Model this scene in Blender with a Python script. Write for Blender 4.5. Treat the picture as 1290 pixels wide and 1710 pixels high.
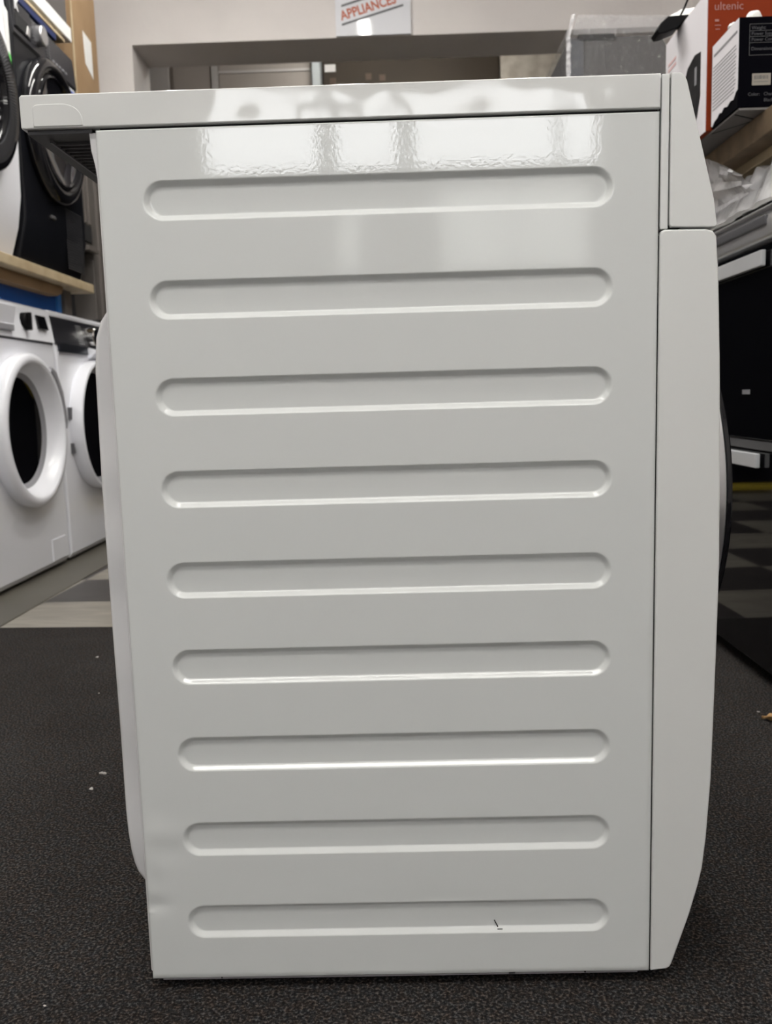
import bpy, bmesh, math, random
from mathutils import Vector, Matrix, noise
R = math.radians
rnd = random.Random(7)
for o in list(bpy.data.objects): bpy.data.objects.remove(o)
sc = bpy.context.scene
COL = sc.collection

# ------------------------------------------------------------------ camera
cd = bpy.data.cameras.new('camera'); cam = bpy.data.objects.new('camera', cd); COL.objects.link(cam)
cd.sensor_fit = 'VERTICAL'; cd.sensor_height = 36.0; cd.sensor_width = 36.0
cd.lens = 1460.8 / 1710 * 36
cd.clip_start = 0.02
right = Vector((0.99950958, 0.01410614, -0.02795746))
down = Vector((-0.02586336, -0.13147854, -0.99098157))
fwd = Vector((-0.01765474, 0.99121865, -0.13104922))
cam.matrix_world = Matrix((
    (right.x, -down.x, -fwd.x, 0.0),
    (right.y, -down.y, -fwd.y, -0.7952),
    (right.z, -down.z, -fwd.z, 0.57905),
    (0, 0, 0, 1)))
cd.dof.use_dof = True; cd.dof.focus_distance = 0.83; cd.dof.aperture_fstop = 11
sc.camera = cam
# ------------------------------------------------------------------ world, exposure
w = bpy.data.worlds.new('sky'); sc.world = w; w.use_nodes = True
bg = w.node_tree.nodes['Background']
bg.inputs[0].default_value = (0.97, 0.985, 1.0, 1); bg.inputs[1].default_value = 9.5
sc.view_settings.view_transform = 'Standard'; sc.view_settings.look = 'None'
sc.view_settings.exposure = 0.0; sc.view_settings.gamma = 1.0
sc.view_settings.use_curve_mapping = False
LAMP = 57.0          # radiance of the ceiling tubes
LAMP_COL = (1.0, 0.975, 0.92)

# ------------------------------------------------------------------ materials
def mat(name, col, rough=0.5, metal=0.0, spec=0.5, bump=None, bdist=0.001, noisecol=None, trans=0.0, alpha=1.0,
        emit=None, estr=0.0, coat=0.0, ior=1.5):
    """bump=(scale, strength, detail) ; noisecol=(scale, col2, detail)"""
    m = bpy.data.materials.new(name); m.use_nodes = True
    nt = m.node_tree; b = nt.nodes['Principled BSDF']
    b.inputs['Base Color'].default_value = (*col, 1)
    b.inputs['Roughness'].default_value = rough; b.inputs['Metallic'].default_value = metal
    b.inputs['Specular IOR Level'].default_value = spec; b.inputs['IOR'].default_value = ior
    b.inputs['Transmission Weight'].default_value = trans; b.inputs['Alpha'].default_value = alpha
    b.inputs['Coat Weight'].default_value = coat; b.inputs['Coat Roughness'].default_value = 0.05
    if emit: b.inputs['Emission Color'].default_value = (*emit, 1); b.inputs['Emission Strength'].default_value = estr
    tc = nt.nodes.new('ShaderNodeTexCoord')
    if noisecol:
        n = nt.nodes.new('ShaderNodeTexNoise'); n.inputs['Scale'].default_value = noisecol[0]
        n.inputs['Detail'].default_value = noisecol[2]
        nt.links.new(tc.outputs['Object'], n.inputs['Vector'])
        r = nt.nodes.new('ShaderNodeValToRGB'); r.color_ramp.elements[0].position = 0.35
        r.color_ramp.elements[1].position = 0.65
        r.color_ramp.elements[0].color = (*col, 1); r.color_ramp.elements[1].color = (*noisecol[1], 1)
        nt.links.new(n.outputs['Fac'], r.inputs['Fac']); nt.links.new(r.outputs['Color'], b.inputs['Base Color'])
    if bump:
        n2 = nt.nodes.new('ShaderNodeTexNoise'); n2.inputs['Scale'].default_value = bump[0]
        n2.inputs['Detail'].default_value = bump[2]
        nt.links.new(tc.outputs['Object'], n2.inputs['Vector'])
        bp = nt.nodes.new('ShaderNodeBump'); bp.inputs['Strength'].default_value = bump[1]
        bp.inputs['Distance'].default_value = bdist
        nt.links.new(n2.outputs['Fac'], bp.inputs['Height']); nt.links.new(bp.outputs['Normal'], b.inputs['Normal'])
    return m

M = {}
M['paint'] = mat('white_enamel', (0.69, 0.71, 0.705), 0.045, bump=(300, 0.032, 1.5), spec=0.5)
M['paint_back'] = mat('white_enamel_back', (0.70, 0.70, 0.71), 0.25, bump=(11, 1.0, 0.5), bdist=0.012)
M['plastic'] = mat('white_gloss_plastic', (0.71, 0.72, 0.71), 0.07, bump=(16, 1.0, 1.0), bdist=0.0022)
M['plastic_matt'] = mat('white_satin_plastic', (0.71, 0.72, 0.71), 0.38, bump=(900, 0.05, 2))
M['dark_plastic'] = mat('dark_grey_plastic', (0.045, 0.045, 0.05), 0.5)
M['rib_plastic'] = mat('grey_plastic_ribs', (0.11, 0.11, 0.115), 0.45)
M['gap'] = mat('black_gap', (0.008, 0.008, 0.009), 0.8)
M['silver'] = mat('silver_trim', (0.55, 0.55, 0.56), 0.28, metal=0.85)
M['chrome'] = mat('bright_chrome', (0.75, 0.74, 0.73), 0.12, metal=1.0)
M['black_gloss'] = mat('black_gloss', (0.008, 0.008, 0.010), 0.06)
M['glass_black'] = mat('smoked_glass', (0.003, 0.003, 0.004), 0.03)
M['steel_drum'] = mat('drum_steel', (0.05, 0.055, 0.07), 0.3, metal=0.8)
M['white_app'] = mat('white_appliance', (0.84, 0.85, 0.90), 0.22, bump=(10, 0.5, 1.0))
M['white_ring'] = mat('white_door_ring', (0.85, 0.86, 0.91), 0.2)
M['black_app'] = mat('anthracite_appliance', (0.006, 0.0065, 0.009), 0.32, spec=0.2)
M['graphite'] = mat('graphite_fascia', (0.022, 0.022, 0.026), 0.35, spec=0.3)
M['print_white'] = mat('white_print', (0.75, 0.75, 0.77), 0.5)
M['print_grey'] = mat('grey_print', (0.28, 0.28, 0.30), 0.5)
M['print_dark'] = mat('dark_print', (0.10, 0.10, 0.11), 0.5)
M['print_orange'] = mat('orange_red_print', (0.44, 0.105, 0.05), 0.5)
M['print_pale'] = mat('pale_rose_print', (0.42, 0.20, 0.17), 0.5)
M['print_pink'] = mat('faint_red_print', (0.75, 0.52, 0.52), 0.5)
M['green'] = mat('green_print', (0.10, 0.55, 0.10), 0.4)
M['blue_print'] = mat('blue_print', (0.08, 0.13, 0.45), 0.4)
M['label'] = mat('label_paper', (0.78, 0.78, 0.77), 0.45)
M['cardboard'] = mat('brown_cardboard', (0.26, 0.165, 0.085), 0.8, noisecol=(9, (0.30, 0.195, 0.105), 4))
M['plywood'] = mat('plywood_edge', (0.50, 0.41, 0.27), 0.6, noisecol=(14, (0.40, 0.31, 0.19), 5))
M['timber'] = mat('rough_timber', (0.24, 0.175, 0.11), 0.75, noisecol=(22, (0.17, 0.12, 0.075), 6), bump=(60, 0.6, 4))
M['timber_dark'] = mat('stained_board', (0.10, 0.065, 0.045), 0.7, noisecol=(12, (0.075, 0.05, 0.035), 5))
M['blue'] = mat('blue_racking_paint', (0.018, 0.09, 0.34), 0.4)
M['navy'] = mat('navy_beam_paint', (0.008, 0.018, 0.085), 0.45)
M['grey_brown'] = mat('grey_brown_metal', (0.13, 0.115, 0.105), 0.45)
M['grey_cab'] = mat('grey_cabinet', (0.085, 0.076, 0.07), 0.4, noisecol=(4, (0.11, 0.10, 0.092), 2))
M['stainless'] = mat('brushed_steel', (0.76, 0.76, 0.78), 0.28, metal=0.6, bump=(8, 0.8, 1))
M['handle'] = mat('white_grey_handle', (0.62, 0.63, 0.65), 0.3)
M['wall'] = mat('painted_plaster', (0.70, 0.665, 0.645), 0.8, noisecol=(2.2, (0.64, 0.605, 0.59), 6), bump=(25, 1.5, 4))
M['soffit'] = M['wall']
M['ceiling'] = mat('ceiling_paint', (0.62, 0.61, 0.60), 0.9)
M['sign'] = mat('glossy_acrylic', (0.72, 0.73, 0.77), 0.05, coat=0.6)
M['carton_grey'] = mat('grey_board', (0.20, 0.19, 0.185), 0.7)
M['box_white'] = mat('white_carton', (0.84, 0.82, 0.86), 0.6, spec=0.2)
M['box_orange'] = mat('orange_carton', (0.25, 0.033, 0.007), 0.6, spec=0.12)
M['box_black'] = mat('black_carton', (0.002, 0.002, 0.004), 0.6, spec=0.02)
M['barcode'] = mat('beige_sticker', (0.33, 0.30, 0.26), 0.5)
M['fryer'] = mat('printed_dark_grey', (0.008, 0.008, 0.009), 0.6, noisecol=(30, (0.022, 0.021, 0.023), 3), spec=0.1)
M['rubber'] = mat('black_rubber', (0.005, 0.005, 0.006), 0.55, spec=0.12)
M['foam'] = mat('white_foam', (0.86, 0.86, 0.84), 0.6)
M['clip'] = mat('grey_clip', (0.42, 0.43, 0.42), 0.4)
M['wrap_dark'] = mat('wrapped_grey_steel', (0.065, 0.062, 0.064), 0.5)
M['beige'] = mat('beige_paint', (0.50, 0.455, 0.41), 0.6, noisecol=(3, (0.55, 0.50, 0.46), 3))
M['cream'] = mat('cream_gloss', (0.76, 0.73, 0.71), 0.4)
M['bluewhite'] = mat('pale_blue_gloss', (0.52, 0.56, 0.57), 0.4)
M['brown'] = mat('brown_board', (0.036, 0.024, 0.012), 0.7, noisecol=(3, (0.029, 0.019, 0.009), 4))
M['marble'] = mat('pale_stone', (0.66, 0.61, 0.53), 0.4, noisecol=(16, (0.50, 0.45, 0.38), 6))
M['trim_floor'] = mat('grey_vinyl_strip', (0.088, 0.08, 0.064), 0.38, noisecol=(5, (0.10, 0.092, 0.075), 4))
M['yellow'] = mat('yellow_mat', (0.60, 0.45, 0.03), 0.6)
M['black_matt'] = mat('matt_black', (0.006, 0.006, 0.009), 0.7, spec=0.1)
M['print_dim'] = mat('dim_grey_print', (0.10, 0.10, 0.11), 0.6, spec=0.1)
M['leaf'] = mat('dry_leaf', (0.42, 0.25, 0.10), 0.7, noisecol=(80, (0.30, 0.16, 0.06), 3))
M['lint'] = mat('lint_white', (0.55, 0.53, 0.50), 0.8)
M['window_frame'] = mat('window_frame_paint', (0.35, 0.35, 0.36), 0.5)
M['window_glass'] = mat('clear_glass', (1, 1, 1), 0.0, trans=1.0, ior=1.05)
M['lamp_case'] = mat('lamp_case_white', (0.7, 0.7, 0.7), 0.5)
M['lamp'] = mat('lamp_diffuser', (0.8, 0.8, 0.8), 0.5, emit=LAMP_COL, estr=LAMP)
M['lamp_front'] = mat('lamp_diffuser_dimmer', (0.8, 0.8, 0.8), 0.5, emit=LAMP_COL, estr=LAMP*0.20)
M['lamp_weak'] = mat('lamp_diffuser_weak', (0.8, 0.8, 0.8), 0.5, emit=LAMP_COL, estr=LAMP*0.2)  # weaker diffuser, only its strength is set low
M['lamp_back'] = mat('lamp_diffuser_back_room', (0.8, 0.8, 0.8), 0.5, emit=LAMP_COL, estr=LAMP*1.2)

def translucent(name, col):
    m = bpy.data.materials.new(name); m.use_nodes = True; nt = m.node_tree
    nt.nodes.remove(nt.nodes['Principled BSDF'])
    t = nt.nodes.new('ShaderNodeBsdfTranslucent'); t.inputs[0].default_value = (*col, 1)
    nt.links.new(t.outputs[0], nt.nodes['Material Output'].inputs['Surface']); return m
M['blind'] = translucent('translucent_blind', (0.6, 0.6, 0.58))

def film(name, fac, col=(0.85, 0.85, 0.88), bump=(60, 1.0), rough=0.08, scale_bub=None):
    """thin clear plastic: mostly transparent, part glossy white"""
    m = bpy.data.materials.new(name); m.use_nodes = True; nt = m.node_tree
    p = nt.nodes['Principled BSDF']; p.inputs['Base Color'].default_value = (*col, 1)
    p.inputs['Roughness'].default_value = rough; p.inputs['Specular IOR Level'].default_value = 1.0
    tr = nt.nodes.new('ShaderNodeBsdfTransparent'); mx = nt.nodes.new('ShaderNodeMixShader')
    mx.inputs[0].default_value = fac
    nt.links.new(tr.outputs[0], mx.inputs[1]); nt.links.new(p.outputs[0], mx.inputs[2])
    nt.links.new(mx.outputs[0], nt.nodes['Material Output'].inputs['Surface'])
    tc = nt.nodes.new('ShaderNodeTexCoord')
    if scale_bub:
        n = nt.nodes.new('ShaderNodeTexVoronoi'); n.inputs['Scale'].default_value = scale_bub; out = n.outputs['Distance']
    else:
        n = nt.nodes.new('ShaderNodeTexNoise'); n.inputs['Scale'].default_value = bump[0]; out = n.outputs['Fac']
    nt.links.new(tc.outputs['Object'], n.inputs['Vector'])
    b = nt.nodes.new('ShaderNodeBump'); b.inputs['Strength'].default_value = bump[1]; b.inputs['Distance'].default_value = 0.004
    nt.links.new(out, b.inputs['Height']); nt.links.new(b.outputs['Normal'], p.inputs['Normal'])
    return m
M['bubble'] = film('bubble_wrap_film', 0.22, col=(0.24, 0.24, 0.25), bump=(60, 1.0), rough=0.10, scale_bub=60)
M['fold'] = film('bubble_wrap_fold', 0.55, bump=(60, 1.0), rough=0.12, scale_bub=90)
M['bag'] = film('clear_bag_film', 0.55, col=(0.92, 0.92, 0.95), bump=(45, 1.0), rough=0.15)

def carpet_mat():
    m = bpy.data.materials.new('charcoal_carpet'); m.use_nodes = True; nt = m.node_tree
    b = nt.nodes['Principled BSDF']; b.inputs['Roughness'].default_value = 0.95; b.inputs['Specular IOR Level'].default_value = 0.1
    tc = nt.nodes.new('ShaderNodeTexCoord')
    def nz(s, d):
        n = nt.nodes.new('ShaderNodeTexNoise'); n.inputs['Scale'].default_value = s; n.inputs['Detail'].default_value = d
        n.inputs['Roughness'].default_value = 0.6
        nt.links.new(tc.outputs['Object'], n.inputs['Vector']); return n
    a = nz(320, 3); c = nz(150, 3); big = nz(3.0, 4)
    r = nt.nodes.new('ShaderNodeValToRGB'); e = r.color_ramp.elements
    e[0].position = 0.36; e[0].color = (0.007, 0.007, 0.008, 1); e[1].position = 0.68; e[1].color = (0.115, 0.108, 0.10, 1)
    k = e.new(0.52); k.color = (0.026, 0.0245, 0.024, 1)
    nt.links.new(a.outputs['Fac'], r.inputs['Fac'])
    r2 = nt.nodes.new('ShaderNodeValToRGB'); e = r2.color_ramp.elements
    e[0].position = 0.35; e[0].color = (0.85, 0.80, 0.78, 1); e[1].position = 0.65; e[1].color = (1.25, 1.22, 1.2, 1)
    nt.links.new(big.outputs['Fac'], r2.inputs['Fac'])
    r3 = nt.nodes.new('ShaderNodeValToRGB'); e = r3.color_ramp.elements
    e[0].position = 0.4; e[0].color = (1.0, 0.88, 0.80, 1); e[1].position = 0.6; e[1].color = (0.86, 0.96, 1.05, 1)
    nt.links.new(c.outputs['Color'], r3.inputs['Fac'])
    x = nt.nodes.new('ShaderNodeMix'); x.data_type = 'RGBA'; x.blend_type = 'MULTIPLY'; x.inputs[0].default_value = 1
    nt.links.new(r.outputs[0], x.inputs[6]); nt.links.new(r2.outputs[0], x.inputs[7])
    y = nt.nodes.new('ShaderNodeMix'); y.data_type = 'RGBA'; y.blend_type = 'MULTIPLY'; y.inputs[0].default_value = 1
    nt.links.new(x.outputs[2], y.inputs[6]); nt.links.new(r3.outputs[0], y.inputs[7])
    nt.links.new(y.outputs[2], b.inputs['Base Color'])
    bp = nt.nodes.new('ShaderNodeBump'); bp.inputs['Strength'].default_value = 0.6; bp.inputs['Distance'].default_value = 0.0015
    nt.links.new(a.outputs['Fac'], bp.inputs['Height']); nt.links.new(bp.outputs['Normal'], b.inputs['Normal'])
    return m
M['carpet'] = carpet_mat()

def tile_mat():
    m = bpy.data.materials.new('chequered_vinyl'); m.use_nodes = True; nt = m.node_tree
    b = nt.nodes['Principled BSDF']; b.inputs['Roughness'].default_value = 0.35
    tc = nt.nodes.new('ShaderNodeTexCoord'); mp = nt.nodes.new('ShaderNodeMapping')
    T = 0.325
    mp.inputs['Rotation'].default_value = (0, 0, R(2.4))
    mp.inputs['Scale'].default_value = (1, 1, 1)
    mp.inputs['Location'].default_value = (1.08 + 0.075 + 2 * T, -1.715 + 3 * T, 0.5)
    nt.links.new(tc.outputs['Object'], mp.inputs['Vector'])
    ch = nt.nodes.new('ShaderNodeTexChecker'); ch.inputs['Scale'].default_value = 1 / T
    nt.links.new(mp.outputs[0], ch.inputs['Vector'])
    n = nt.nodes.new('ShaderNodeTexNoise'); n.inputs['Scale'].default_value = 6; n.inputs['Detail'].default_value = 7; n.inputs['Distortion'].default_value = 1.5
    mp2 = nt.nodes.new('ShaderNodeMapping'); mp2.inputs['Scale'].default_value = (0.6, 2.2, 1)
    nt.links.new(tc.outputs['Object'], mp2.inputs[0]); nt.links.new(mp2.outputs[0], n.inputs['Vector'])
    r1 = nt.nodes.new('ShaderNodeValToRGB'); e = r1.color_ramp.elements
    e[0].position = 0.3; e[0].color = (0.19, 0.175, 0.148, 1); e[1].position = 0.7; e[1].color = (0.34, 0.315, 0.27, 1)
    r2 = nt.nodes.new('ShaderNodeValToRGB'); e = r2.color_ramp.elements
    e[0].position = 0.3; e[0].color = (0.042, 0.037, 0.036, 1); e[1].position = 0.7; e[1].color = (0.062, 0.055, 0.053, 1)
    nt.links.new(n.outputs['Fac'], r1.inputs[0]); nt.links.new(n.outputs['Fac'], r2.inputs[0])
    nt.links.new(r1.outputs[0], ch.inputs['Color1']); nt.links.new(r2.outputs[0], ch.inputs['Color2'])
    nt.links.new(ch.outputs['Color'], b.inputs['Base Color']); return m
M['tiles'] = tile_mat()

# ------------------------------------------------------------------ helpers
def thing(name, label, cat, loc=(0, 0, 0), rotz=0.0, group=None):
    o = bpy.data.objects.new(name, None); COL.objects.link(o)
    o.location = loc; o.rotation_euler = (0, 0, rotz); o.empty_display_size = 0.05
    o['label'] = label; o['category'] = cat
    if group: o['group'] = group
    return o
def tag(o, label, cat, group=None, kind=None):
    o['label'] = label; o['category'] = cat
    if group: o['group'] = group
    if kind: o['kind'] = kind
    return o
def root_matrix(p):
    while p.parent: p = p.parent
    return Matrix.Translation(p.location) @ Matrix.Rotation(p.rotation_euler.z, 4, 'Z')

class MB:
    def __init__(s): s.bm = bmesh.new(); s.bv = False
    def _bev(s, faces, bev, seg=3):
        if bev > 0:
            s.bv = True
            ed = set(e for f in faces for e in f.edges)
            bmesh.ops.bevel(s.bm, geom=list(ed), offset=bev, segments=seg, profile=0.5, affect='EDGES', clamp_overlap=True)
    def box(s, x0, x1, y0, y1, z0, z1, bev=0, seg=3, rot=None):
        vs = [s.bm.verts.new(c) for c in ((x0, y0, z0), (x1, y0, z0), (x1, y1, z0), (x0, y1, z0), (x0, y0, z1), (x1, y0, z1), (x1, y1, z1), (x0, y1, z1))]
        if rot:
            bmesh.ops.transform(s.bm, matrix=Matrix.Translation(Vector(((x0+x1)/2, (y0+y1)/2, (z0+z1)/2))) @ rot @ Matrix.Translation(-Vector(((x0+x1)/2, (y0+y1)/2, (z0+z1)/2))), verts=vs)
        fs = [s.bm.faces.new([vs[i] for i in q]) for q in ((0, 3, 2, 1), (4, 5, 6, 7), (0, 1, 5, 4), (1, 2, 6, 5), (2, 3, 7, 6), (3, 0, 4, 7))]
        s._bev(fs, bev, seg); return s
    def prism(s, pts, axis, a0, a1, bev=0, seg=3):
        """pts 2D: axis 'y': (x,z); 'x': (y,z); 'z': (x,y)"""
        def P(p, a): return {'y': (p[0], a, p[1]), 'x': (a, p[0], p[1]), 'z': (p[0], p[1], a)}[axis]
        A = [s.bm.verts.new(P(p, a0)) for p in pts]; B = [s.bm.verts.new(P(p, a1)) for p in pts]
        n = len(pts); fs = [s.bm.faces.new(A), s.bm.faces.new(B[::-1])]
        caps = list(fs)
        for i in range(n): fs.append(s.bm.faces.new((A[i], B[i], B[(i+1) % n], A[(i+1) % n])))
        bmesh.ops.recalc_face_normals(s.bm, faces=fs)
        if bev > 0:
            s.bv = True
            ed = set(e for f in caps for e in f.edges)
            bmesh.ops.bevel(s.bm, geom=list(ed), offset=bev, segments=seg, profile=0.5, affect='EDGES', clamp_overlap=True)
        return s
    def lathe(s, prof, c, axis='y', seg=64, arc=None):
        """prof: (r, h) along +axis from c"""
        rings = []
        for r, h in prof:
            ring = []
            for i in range(seg):
                a = 2*math.pi*i/seg; u, v = r*math.cos(a), r*math.sin(a)
                p = {'y': (c[0]+u, c[1]+h, c[2]+v), 'x': (c[0]+h, c[1]+u, c[2]+v), 'z': (c[0]+u, c[1]+v, c[2]+h)}[axis]
                ring.append(s.bm.verts.new(p))
            rings.append(ring)
        fs = []
        for a, b in zip(rings, rings[1:]):
            for i in range(seg): fs.append(s.bm.faces.new((a[i], a[(i+1) % seg], b[(i+1) % seg], b[i])))
        if prof[0][0] > 1e-6 and prof[0] != prof[-1]: pass
        if prof[0][0] <= 1e-4 or True:
            for ring in (rings[0], rings[-1]):
                pass
        bmesh.ops.recalc_face_normals(s.bm, faces=fs)
        return s
    def disc(s, r, c, axis='y', seg=48, h=0.002):
        return s.lathe([(0.0005, 0), (r, 0), (r, h), (0.0005, h)], c, axis, seg)
    def tube(s, pts, r, seg=8):
        pts = [Vector(p) for p in pts]; prev = None
        for i, p in enumerate(pts):
            t = (pts[min(i+1, len(pts)-1)] - pts[max(i-1, 0)]).normalized()
            u = t.orthogonal().normalized() if prev is None else (prev - t*prev.dot(t)).normalized()
            prev = u; v = t.cross(u)
            ring = [s.bm.verts.new(p + (u*math.cos(2*math.pi*k/seg) + v*math.sin(2*math.pi*k/seg))*r) for k in range(seg)]
            if i:
                for k in range(seg): s.bm.faces.new((last[k], last[(k+1) % seg], ring[(k+1) % seg], ring[k]))
            else: s.bm.faces.new(ring[::-1])
            last = ring
        s.bm.faces.new(last); return s
    def build(s, name, m, parent=None, world=True, origin=None, smooth=True, ang=32):
        me = bpy.data.meshes.new(name); 
        if parent and world: bmesh.ops.transform(s.bm, matrix=root_matrix(parent).inverted(), verts=s.bm.verts)
        if origin: bmesh.ops.translate(s.bm, verts=s.bm.verts, vec=-Vector(origin))
        s.bm.to_mesh(me); s.bm.free()
        if smooth:
            for p in me.polygons: p.use_smooth = True
            me.set_sharp_from_angle(angle=R(ang))
        me.materials.append(m)
        o = bpy.data.objects.new(name, me); COL.objects.link(o)
        if smooth and s.bv:
            wn = o.modifiers.new('weighted_normals', 'WEIGHTED_NORMAL'); wn.keep_sharp = True; wn.weight = 50
        if parent: o.parent = parent
        if origin: o.location = origin
        return o

def struct(name, mb, m, smooth=False):
    o = mb.build(name, m, smooth=smooth); o['kind'] = 'structure'; return o

def text(name, body, size, m, parent, loc, basis, depth=0.0004, shear=0.0, stroke=0.0, align='LEFT', sx=1.0):
    """basis = (reading direction, up direction); loc is in world space"""
    cu = bpy.data.curves.new(name, 'FONT'); cu.body = body; cu.size = size; cu.extrude = depth; cu.offset = stroke
    cu.shear = shear; cu.align_x = align; cu.resolution_u = 3
    to = bpy.data.objects.new('tmp', cu); COL.objects.link(to)
    dg = bpy.context.evaluated_depsgraph_get(); dg.update()
    me = bpy.data.meshes.new_from_object(to.evaluated_get(dg))
    bpy.data.objects.remove(to); bpy.data.curves.remove(cu)
    u = Vector(basis[0]).normalized(); v = Vector(basis[1]).normalized(); n = u.cross(v)
    Mx = Matrix(((u.x*sx, v.x, n.x, loc[0]), (u.y*sx, v.y, n.y, loc[1]), (u.z*sx, v.z, n.z, loc[2]), (0, 0, 0, 1)))
    me.transform(root_matrix(parent).inverted() @ Mx)
    me.materials.clear(); me.materials.append(m)
    me.name = name; o = bpy.data.objects.new(name, me); COL.objects.link(o); o.parent = parent
    return o

# ------------------------------------------------------------------ the room
XL, XR, YF, YB, ZC = -1.92, 1.45, -4.5, 3.7, 2.86
b = MB(); b.box(XL, XR, YF, 5.4, -0.10, -0.006); struct('floor', b, M['tiles'])
b = MB(); b.box(XL-0.1, XR+0.1, YF-0.1, 5.5, ZC, ZC+0.1); struct('ceiling', b, M['ceiling'])
b = MB(); b.box(XL-0.1, XL, YF, 5.4, -0.1, ZC); struct('wall_left', b, M['wall'])
b = MB(); b.box(XR, XR+0.1, YF, 5.4, -0.1, ZC); struct('wall_right', b, M['wall'])
b = MB(); b.box(XL, -1.252, YB, YB+0.30, -0.1, ZC); b.box(-1.252, 1.30, YB, YB+0.30, 2.305, ZC); b.box(1.30, XR, YB, YB+0.30, -0.1, ZC)
struct('wall_back', b, M['wall'])
b = MB(); b.box(XL, XR, 5.4, 5.5, -0.1, ZC); struct('wall_far', b, M['beige'])
# shop front behind the camera
def rect_wall(x0, x1, z0, z1, holes, y0, y1):
    xs = sorted(set([x0, x1] + [h[0] for h in holes] + [h[1] for h in holes]))
    zs = sorted(set([z0, z1] + [h[2] for h in holes] + [h[3] for h in holes]))
    b = MB()
    for xa, xb in zip(xs, xs[1:]):
        for za, zb in zip(zs, zs[1:]):
            cx, cz = (xa+xb)/2, (za+zb)/2
            if any(h[0] < cx < h[1] and h[2] < cz < h[3] for h in holes): continue
            b.box(xa, xb, y0, y1, za, zb)
    return b
HOLES = [(-1.10, 1.20, 1.88, 2.36), (0.27, 1.15, 1.30, 1.80), (-0.34, -0.20, 1.32, 1.66)]
struct('wall_front', rect_wall(XL, XR, -0.1, ZC, HOLES, YF-0.12, YF), M['wall'])
wf = MB()
for xa, xb in ((-0.43, -0.335), (0.035, 0.125), (0.955, 0.985)): wf.box(xa, xb, YF-0.09, YF-0.03, 1.88, 2.36)
wf.box(-1.10, 1.20, YF-0.09, YF-0.03, 1.88, 1.90); struct('window_1', wf, M['window_frame'])
wf = MB(); wf.box(0.27, 1.15, YF-0.07, YF-0.068, 1.30, 1.80); wf.box(0.70, 0.72, YF-0.066, YF-0.03, 1.30, 1.80); struct('window_2', wf, M['blind'])
wf = MB(); wf.box(-0.34, -0.20, YF-0.07, YF-0.068, 1.32, 1.66); struct('window_3', wf, M['blind'])
# vinyl border along the left row and the carpet
b = MB(); b.prism([(XL, 1.475), (-1.085, 1.475), (-1.08, 3.7), (XL, 3.7)], 'z', -0.0058, -0.0035); struct('trim_1', b, M['trim_floor'])
b = MB(); b.prism([(XL+0.01, YF+0.01), (XR-0.01, YF+0.01), (XR-0.01, 1.325), (-0.76, 1.43), (XL+0.01, 1.495)], 'z', -0.0055, 0.0)
o = b.build('carpet', M['carpet'], smooth=False)
tag(o, 'charcoal grey speckled carpet laid under the ribbed white machine', 'carpet')

# ceiling lamps
def lamp(x, y, ln, label, lx=0.04, across=False, m='lamp'):
    t = thing('ceiling_lamp', label, 'lamp', (x, y, ZC), 0, 'ceiling tube lamps')
    if across:
        MB().box(x-ln/2-0.02, x+ln/2+0.02, y-lx-0.02, y+lx+0.02, ZC-0.05, ZC, 0.004).build('lamp_case', M['lamp_case'], t)
        MB().box(x-ln/2, x+ln/2, y-lx, y+lx, ZC-0.075, ZC-0.052, 0.004).build('diffuser', M[m], t); return
    MB().box(x-lx-0.02, x+lx+0.02, y-ln/2-0.02, y+ln/2+0.02, ZC-0.05, ZC, 0.004).build('lamp_case', M['lamp_case'], t)
    MB().box(x-lx, x+lx, y-ln/2, y+ln/2, ZC-0.075, ZC-0.052, 0.004).build('diffuser', M[m], t)
lamp(-0.15, 1.95, 1.3, 'white tube lamp on the ceiling nearest the sign', 0.03)
lamp(-0.20, -1.20, 2.5, 'long wide white lamp on the ceiling in front of the ribbed machine', 0.20, True, 'lamp_front')
lamp(-0.20, -0.50, 2.5, 'added narrow lamp on the ceiling, brightens the ribs of the white machine', 0.05, True, 'lamp_weak')  # added weak lamp that lifts the lower rib bands
lamp(-0.95, -2.6, 1.15, 'white tube lamp on the ceiling nearer the shop window, left of two', across=True, m='lamp_weak')
lamp(0.55, -2.6, 1.15, 'white tube lamp on the ceiling nearer the shop window, right of two', across=True, m='lamp_weak')
lamp(-0.80, 2.3, 1.3, 'added tube lamp on the ceiling, brightens the left row of machines')  # added lamp, brightens the background behind the machine
lamp(0.45, 1.2, 1.15, 'added tube lamp on the ceiling, brightens the side by the timber shelf')  # added lamp, brightens the right row
lamp(0.05, 4.45, 0.9, 'added short tube lamp on the ceiling, brightens the back room', 0.014, True, 'lamp_back')  # added lamp, lights what shows through the opening

# back room seen through the opening
t = thing('wardrobe', 'beige panelled wardrobe with cream trim seen through the wall opening', 'wardrobe', (-0.95, 5.2, -0.006))
MB().box(-1.90, -0.47, 5.05, 5.38, -0.006, 2.80).build('body', M['beige'], t)
MB().box(-1.88, -1.40, 5.03, 5.05, 0.1, 2.74, 0.004).build('door', M['cream'], t)
MB().box(-1.375, -1.135, 5.03, 5.05, 0.1, 2.74, 0.004).build('door', M['beige'], t)
MB().box(-1.085, -0.50, 5.03, 5.05, 0.1, 2.74, 0.004).build('door', M['beige'], t)
b = MB(); b.box(-1.13, -1.09, 5.02, 5.05, 0, 2.76, 0.003); b.box(-1.085, -0.50, 5.02, 5.03, 2.625, 2.64); b.build('trim', M['cream'], t)
MB().box(-0.49, -0.44, 4.98, 5.38, -0.006, 2.80, 0.004).build('post', M['bluewhite'], t)
t = thing('storage_board', 'large brown board standing behind the wall opening', 'board', (0.14, 5.2, -0.006))
MB().box(-0.435, 0.70, 5.15, 5.20, -0.006, 2.80, 0.003).build('board', M['brown'], t)
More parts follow.
